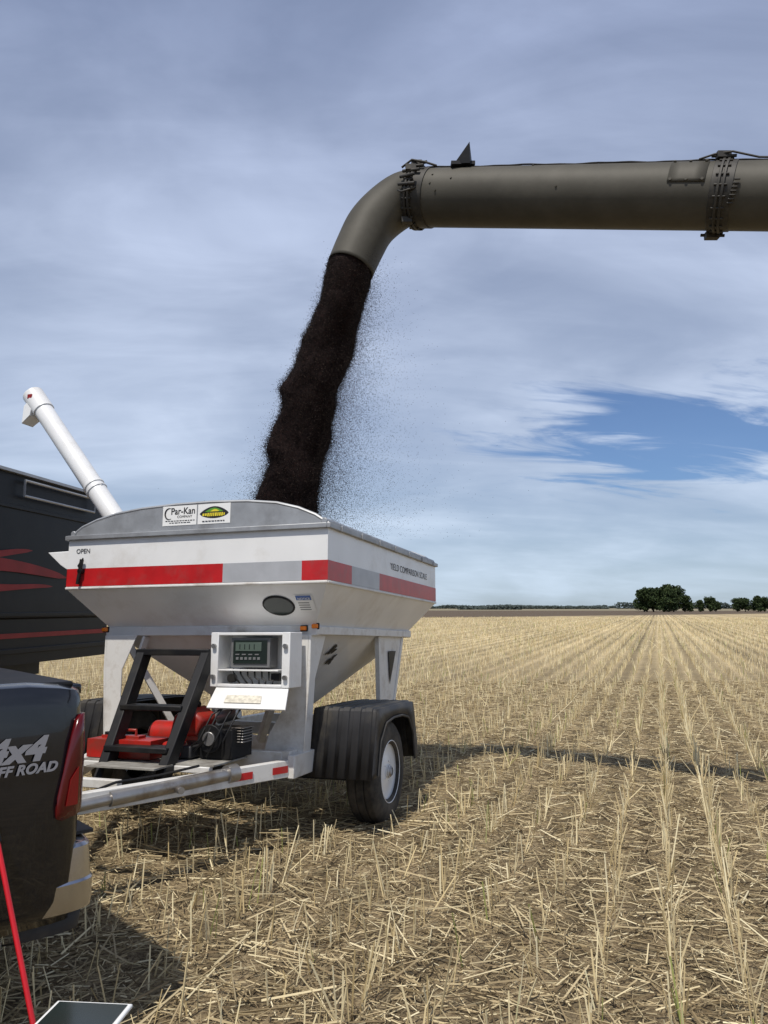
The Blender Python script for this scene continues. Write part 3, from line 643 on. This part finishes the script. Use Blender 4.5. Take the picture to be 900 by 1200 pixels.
# ------------------------------------------------------------ pickup truck
TM=Matrix.Translation(V(-1.763,3.64,0))@Matrix.Rotation(math.atan2(-.673,-.74),4,'Z')
TR=empty('pickup_truck','glossy black pickup truck box with chrome bumper beside wagon','truck',TM)
def bedside(s):
    m=MB(); zs=[(.50,.985),(.56,.995),(.70,1.0),(.85,1.002),(1.0,1.0),(1.15,.992),(1.24,.984),(1.285,.978),(1.318,.96),(1.332,.92),(1.325,.88)]
    xsx=[(-.005,-.10),(.0,-.06),(.012,-.03),(.04,-.008),(.09,0),(.2,0),(.5,0),(.72,0)]
    vs=[];fs=[]
    for x,dy in xsx:
        for z,y in zs:
            dr=.0 if x>.15 else .035*(1-x/.15)*max(0,(z-1.2)/.15)
            vs.append((x,s*(y+dy),z-dr))
    K=len(zs)
    for i in range(len(xsx)-1):
        for k in range(K-1): fs.append((i*K+k,i*K+k+1,(i+1)*K+k+1,(i+1)*K+k))
    cx0,cz0,ra=1.22,.42,.47
    st=[(.72+1.0*i/20) for i in range(21)]; o=len(vs)
    for x in st:
        low=.50; dx=x-cx0
        if abs(dx)<ra: low=max(.50,cz0+math.sqrt(ra*ra-dx*dx))
        for k,(z,y) in enumerate(zs):
            zz=low+(z-.5)*(1.325-low)/(1.325-.5) if k<K-2 else z
            vs.append((x,s*(y+(.015 if abs(dx)<ra and k<3 else 0)),zz))
    for i in range(20):
        for k in range(K-1): fs.append((o+i*K+k,o+i*K+k+1,o+(i+1)*K+k+1,o+(i+1)*K+k))
    o2=len(vs)
    for x in(1.72,2.0):
        for z,y in zs: vs.append((x,s*y,z))
    for k in range(K-1): fs.append((o2+k,o2+k+1,o2+K+k+1,o2+K+k))
    m.add(vs,fs); return m.obj('bed_side',TRUCK,TR,solid=.01)
bedside(1); bedside(-1)
m=MB(); m.box((.03,0,1.0),(.06,1.76,.58)); m.box((.02,0,1.29),(.09,1.74,.04)); m.box((-.005,0,1.15),(.02,.3,.08),1); tg_=m.obj('tailgate',[TRUCK,BLACK],TR,bevel=.015)
m=MB(); m.box((1.0,0,1.315),(1.96,1.80,.02)); m.obj('bed_cover',BLACK,TR,bevel=.008)
m=MB(); m.box((1.0,0,.72),(1.95,1.85,.05)); m.box((2.0,0,1.0),(.05,1.88,.60)); m.obj('bed_floor',BLACK,TR,bevel=.006)
m=MB(); m.prism([(2.05,-.95,.5),(4.0,-.95,.5),(5.3,-.95,.5),(5.35,-.95,1.1),(3.95,-.95,1.2),(3.3,-.82,1.85),(2.25,-.82,1.85),(2.05,-.95,1.3)],(0,1.9,0)); m.obj('cab',TRUCK,TR,bevel=.05)
for s in(1,-1):
    m=MB()
    def tq(x,y,z): return (x,s*y,z)
    path=[(-.022,.80),(-.020,.88),(-.012,.945),(.008,.985),(.030,1.004),(.06,1.010),(.085,1.012),(.102,1.012)]
    zt=[1.205,1.205,1.21,1.21,1.195,1.12,1.01,.93]; zb=[.87,.87,.87,.865,.86,.855,.85,.86]
    vs=[];fs=[]
    for (x,y),a,b_ in zip(path,zt,zb):
        for k in range(6):
            z=b_+(a-b_)*k/5; bul=.006*math.sin(math.pi*k/5)
            vs.append(tq(x,y+bul+(0.0 if z<1.1 else -.008*(z-1.1)/.13),z))
    for i in range(len(path)-1):
        for k in range(5): fs.append((i*6+k,i*6+k+1,(i+1)*6+k+1,(i+1)*6+k))
    m.add(vs,fs)
    tlg=m.obj('tail_light',[LENS],TR,solid=.02)
    m=MB(); m.prism([tq(.030,1.013,.90),tq(.072,1.018,.90),tq(.06,1.019,.99),tq(.030,1.012,1.03)],(0,s*.004,0)); m.obj('lamp_reflector',LENSB,tlg)
m=MB(); path=[(.20,.985),(.10,.995),(.02,.995),(-.04,.975),(-.07,.93),(-.09,.80),(-.11,.6),(-.12,.3),(-.12,0),(-.12,-.3),(-.11,-.6),(-.09,-.80),(-.07,-.93),(-.04,-.975),(.02,-.995),(.10,-.995),(.20,-.985)]
def crp(P,res=4):
    Q=cr([V(a,b_,0) for a,b_ in P],res); return [(q.x,q.y) for q in Q]
path=crp(path)
sec=[(.52,-.03),(.525,-.004),(.56,.0),(.62,.0),(.628,-.008),(.70,-.012),(.738,-.016),(.748,-.03),(.752,-.09)]
vs=[];fs=[];Kp=len(path);Ks=len(sec)
for i,(x,y) in enumerate(path):
    a=Vector(path[max(i-1,0)]);b_=Vector(path[min(i+1,Kp-1)]);dd=(b_-a).normalized(); nn=Vector((dd.y,-dd.x))
    if nn.dot(Vector((x-.3,y)))<0: nn=-nn
    for z,o_ in sec: vs.append((x+nn.x*o_,y+nn.y*o_,z))
for i in range(Kp-1):
    for k in range(Ks-1): fs.append((i*Ks+k,i*Ks+k+1,(i+1)*Ks+k+1,(i+1)*Ks+k))
m.add(vs,fs); m.obj('bumper',CHROME,TR,solid=.006,ang=30)
m=MB(); vs=[];fs=[]
for i,(x,y) in enumerate(path):
    vs+= [(x*.9+.02,y*.98,.53),(x*.9+.025,y*.965,.45),(x*.6+.1,y*.9,.43)]
for i in range(Kp-1):
    for k in range(2): fs.append((i*3+k,i*3+k+1,(i+1)*3+k+1,(i+1)*3+k))
m.add(vs,fs)
m.box((-.02,0,.760),(.14,1.75,.012))
m.obj('bumper_trim',BLACKP,TR,solid=.006)
m=MB(); m.box((0,-.36,.45),(.40,.06,.06)); m.cyl((-.13,-.36,.46),(-.13,-.36,.53),.026); m.obj('hitch_ball',STEEL,TR)
def twheel(x,s):
    c=V(x,s*.84,.40)
    m=MB(); m.lathe([(.24,-.12),(.26,-.14),(.34,-.145),(.39,-.12),(.405,-.09),(.405,.09),(.39,.12),(.34,.145),(.26,.14),(.24,.12)],c,44,ax='y'); wo=m.obj('wheel',RUBBER,TR)
    m=MB(); m.lathe([(.25,s*.13),(.235,s*.11),(.23,s*.03),(.08,s*.06),(.07,s*.08),(0,s*.08)],c,30,ax='y')
    for i in range(5):
        a=2*math.pi*i/5; m.bar(c+V(0,s*.08,0),c+V(.235*math.cos(a),s*.11,.235*math.sin(a)),.06,.02,up=(0,1,0))
    m.obj('rim',ALU,wo)
for x in(1.22,4.6):
    for s in(-1,1): twheel(x,s)
text('lettering','4x4',.108,GREYD,TR,(.345,1.0045,1.072),(-1,0,0),(0,-.04,1),shear=.3,bold=.0055,sx=1.12,space=1.05)
text('lettering','OFF ROAD',.046,GREYD,TR,(.345,1.0075,1.027),(-1,0,0),(0,-.03,1),shear=.3,bold=.0018,sx=1.02,space=1.05)
# ------------------------------------------------------------ black grain trailer
GM=Matrix.Translation(V(-3.52,9.45,0))@Matrix.Rotation(math.atan2(-.99,-.142),4,'Z')
GT=empty('grain_trailer','black grain trailer with dark red flame graphics','trailer',GM)
m=MB(); Lg=9; X0=-.35
def gring(x0,x1,y0,y1,z): return [(x0,y0,z),(x1,y0,z),(x1,y1,z),(x0,y1,z)]
vs=gring(0,Lg,-2.5,0,2.96)+gring(X0,Lg,-2.5,0,1.50)+gring(X0,Lg,-2.47,-.03,1.48)+gring(X0,Lg,-2.47,-.03,1.02)
fs=[(k*4+i,k*4+(i+1)%4,k*4+4+(i+1)%4,k*4+4+i) for k in range(3) for i in range(4)]+[(12,13,14,15)]
m.add(vs,fs); m.obj('body',BLKTR,GT,smooth=False)
m=MB(); m.bar((-.02,.03,2.97),(Lg,.03,2.97),.05,.03); m.bar((-.02,-2.5,2.97),(Lg,-2.5,2.97),.06,.035); m.bar((0,-2.5,2.97),(0,0,2.97),.05,.035)
m.sweep([(.25,.06,2.90),(1.65,.06,2.90),(1.65,.06,2.74),(.25,.06,2.74),(.25,.06,2.90)],[.014]*5,8)
m.obj('top_rail',ALU,GT)
m=MB(); m.box((Lg/2,.010,2.62),(Lg,.02,.04)); m.box(((Lg+X0)/2,-.01,1.16),(Lg-X0,.03,.05)); m.box(((Lg+X0)/2,.008,1.53),(Lg-X0,.02,.04))
m.obj('side_rib',BLKTR,GT,bevel=.004)
m=MB()
def fl(x,z,L_,h_,lift=0.0,wv=.35):
    up=[];lo=[];NN=24
    for i in range(NN+1):
        t=i/NN; zz=z+lift*t*t+h_*wv*math.sin(t*4.5+x); th=h_*(1-t)**.55*(.5+.1*math.sin(t*7))+.002
        up.append((x-L_*t,.026,zz+th)); lo.append((x-L_*t,.026,zz-th))
    m.add(up+lo,[(i,i+1,NN+2+i,NN+1+i) for i in range(NN)],0)
for k_,(x,z,L_,h_,li_) in enumerate(((4.8,1.92,4.1,.30,.0),(3.6,2.02,2.2,.16,.12),(3.0,1.84,2.0,.12,-.05))):
    fl(x,z,L_,h_,li_)
    for j in range(len(m.v)-50,len(m.v)): m.v[j]=(m.v[j][0],.022+.003*k_,m.v[j][2])
m.obj('flame_graphic',FLAME,GT,smooth=False,recalc=False)
m=MB(); m.box(((Lg+X0)/2,-.020,1.315),(Lg-X0,.012,.05)); m.obj('red_stripe',FLAME,GT)
m=MB()
m.prism([(1.6,0,.90),(1.72,0,1.0),(2.6,0,1.02),(3.45,0,1.0),(3.6,0,.90),(3.5,0,.90),(3.4,0,.96),(2.6,0,.985),(1.78,0,.96),(1.7,0,.90)],(0,-.6,0)); m.obj('fender',ALU,GT)
for x in(2.1,3.15):
    for y in(-.32,-2.2):
        m=MB(); m.lathe([(.28,-.14),(.42,-.14),(.46,-.11),(.46,.11),(.42,.14),(.28,.14)],V(x,y,.46),40,ax='y'); wo=m.obj('wheel',RUBBER,GT)
        m=MB(); m.lathe([(.29,.12),(.27,.02),(.1,.04),(.09,.13),(0,.13)],V(x,y,.46),30,ax='y'); m.obj('rim',ALU,wo)
m=MB(); m.box((4.4,-.7,.9),(8.6,.12,.18)); m.box((4.4,-1.8,.9),(8.6,.12,.18)); m.box((2.1,-1.25,.46),(.12,1.8,.12)); m.box((3.15,-1.25,.46),(.12,1.8,.12)); m.box((8,-.6,.45),(.1,.1,.9)); m.box((8,-1.9,.45),(.1,.1,.9)); m.obj('chassis',BLACK,GT)
# ------------------------------------------------------------ pole and tablet
m=MB(); a=V(-.905,2.385,0); b_=V(-1.33,2.70,.93); m.cyl(a,b_,.0085,n=14); dd=(b_-a).normalized(); m.cyl(b_-dd*.12,b_,.013,n=14,mi=1); m.cyl(a,a+dd*.03,.012,n=14,mi=1)
po=m.obj('red_pole',[REDPOLE,BLACK]); po['label']='thin red pole leaning against the black pickup'; po['category']='pole'
SE=empty('folding_stool','low black topped stool carrying a tablet','stool',Matrix.Translation(V(-.80,2.17,0))@Matrix.Rotation(rad(8),4,'Z'))
m=MB(); m.box((0,0,.505),(.16,.11,.018)); m.obj('seat',BLACKP,SE,bevel=.006)
for x,y in((-.06,-.04),(.06,-.04),(.06,.04),(-.06,.04)):
    m=MB(); m.cyl((x*1.4,y*1.4,0),(x,y,.497),.010,n=10); m.obj('leg',STEEL,SE)
TB=empty('tablet_computer','black screen tablet with white rim lying on stool','tablet',Matrix.Translation(V(-.80,2.18,.5145))@Matrix.Rotation(rad(-5),4,'Z'))
m=MB(); m.box((0,0,.006),(.215,.16,.011)); m.obj('case',LABELW,TB,bevel=.004)
m=MB(); m.box((0,0,.0125),(.193,.138,.002)); m.obj('screen',SCREEN,TB)
# ------------------------------------------------------------ trees
LEAF=strawmat('tree_leaves',[(0,(.012,.022,.008)),(.5,(.03,.05,.016)),(.85,(.05,.075,.025)),(1,(.08,.10,.035))],.7)
BARK=mat('bark',(.07,.055,.04),.9,0,.3,4)
def crown_mesh(seed,hgt,wid):
    r=np.random.default_rng(seed); cl=[]
    for i in range(34):
        a=r.uniform(0,6.28); rr=wid*.5*r.uniform(0,.9); z=hgt*r.uniform(.10,.88); rr*=math.sqrt(max(.1,1-((z/hgt-.42)/.62)**2)); cl.append((rr*math.cos(a),rr*math.sin(a),z,r.uniform(.11,.2)*hgt))
    P=[]
    for c in cl:
        q=r.normal(size=(120,3)); q/=np.linalg.norm(q,axis=1)[:,None]; q*=(r.uniform(size=(120,1))**.4)*c[3]; q[:,2]*=.8; P.append(q+np.array(c[:3]))
    P=np.concatenate(P); P=P[P[:,2]>.25]; N=len(P); u=r.normal(size=(N,3)); u/=np.linalg.norm(u,axis=1)[:,None]; w_=np.cross(u,r.normal(size=(N,3))); w_/=np.linalg.norm(w_,axis=1)[:,None]
    s_=r.uniform(.14,.32,(N,1)); vs=np.stack([P-u*s_-w_*s_*.6,P+u*s_-w_*s_*.6,P+u*s_+w_*s_*.6,P-u*s_+w_*s_*.6],1).reshape(-1,3)
    me=bpy.data.meshes.new('crown'); me.from_pydata(vs.tolist(),[],np.arange(N*4).reshape(-1,4).tolist()); me.materials.append(LEAF); return me
crowns=[crown_mesh(i,8.5,7) for i in range(3)]
tm=MB(); tm.sweep([(0,0,-.1),(.1,0,2),(0,.1,5)],[.28,.2,.08],10)
for a in range(5): tm.cyl((.05,0,1.6+a*.5),(1.6*math.cos(a*1.3),1.6*math.sin(a*1.3),3.6+a*.6),.09,.03,8)
tmo=tm.obj('trunk',BARK); tme=tmo.data; bpy.data.objects.remove(tmo)
i=0
def tree(x,y,s,lab,grp,sz=1.0):
    global i
    e=empty('tree',lab,'tree',Matrix.Translation(V(x,y,0))@Matrix.Rotation(i*1.7,4,'Z')@Matrix.Diagonal((s,s,s*sz,1)),grp)
    for nm,me in(('trunk',tme),('crown',crowns[i%3])):
        o=bpy.data.objects.new(nm,me); C.objects.link(o); o.parent=e
    i+=1
for x,y,s,sz in((98.5,290,1.05,1.0),(102,293,1.2,1.0),(106,288,1.25,.98),(110,294,1.15,1.0),(100.5,299,1.15,1.05),(104.5,284,1.05,1.0),(113.5,292,.85,.9),(108,299,1.2,1.0)):
    tree(x,y,s,'dense dark green tree in a field clump','trees in the field clump',sz)
for x,y,s in((122.5,300,.55),(125.5,298,.68),(129,301,.58),(118.5,300,.4)): tree(x,y,s,'small round dark green field tree','small trees beside the clump')
for x,y,s in((137,300,.62),(141,302,.72),(144.5,299,.74),(148,301,.68),(152,303,.72),(156,300,.7),(160,300,.7)): tree(x,y,s,'dark green tree in a shelterbelt row','shelterbelt trees')
r=np.random.default_rng(5); P=[];S=[]
for x0,x1,y0,h0 in((40,330,1150,5.5),(90,260,900,3.5),(-200,600,2000,7),(330,700,1100,9),(60,110,620,3.2)):
    nn=int((x1-x0)*14); xx=r.uniform(x0,x1,nn); hh=h0*(.45+.55*np.abs(np.sin(xx*.05+np.sin(xx*.013)*3)))
    P.append(np.stack([xx,y0+r.uniform(-8,8,nn),r.uniform(0,1,nn)*hh],1)); S.append(r.uniform(.7,1.6,nn))
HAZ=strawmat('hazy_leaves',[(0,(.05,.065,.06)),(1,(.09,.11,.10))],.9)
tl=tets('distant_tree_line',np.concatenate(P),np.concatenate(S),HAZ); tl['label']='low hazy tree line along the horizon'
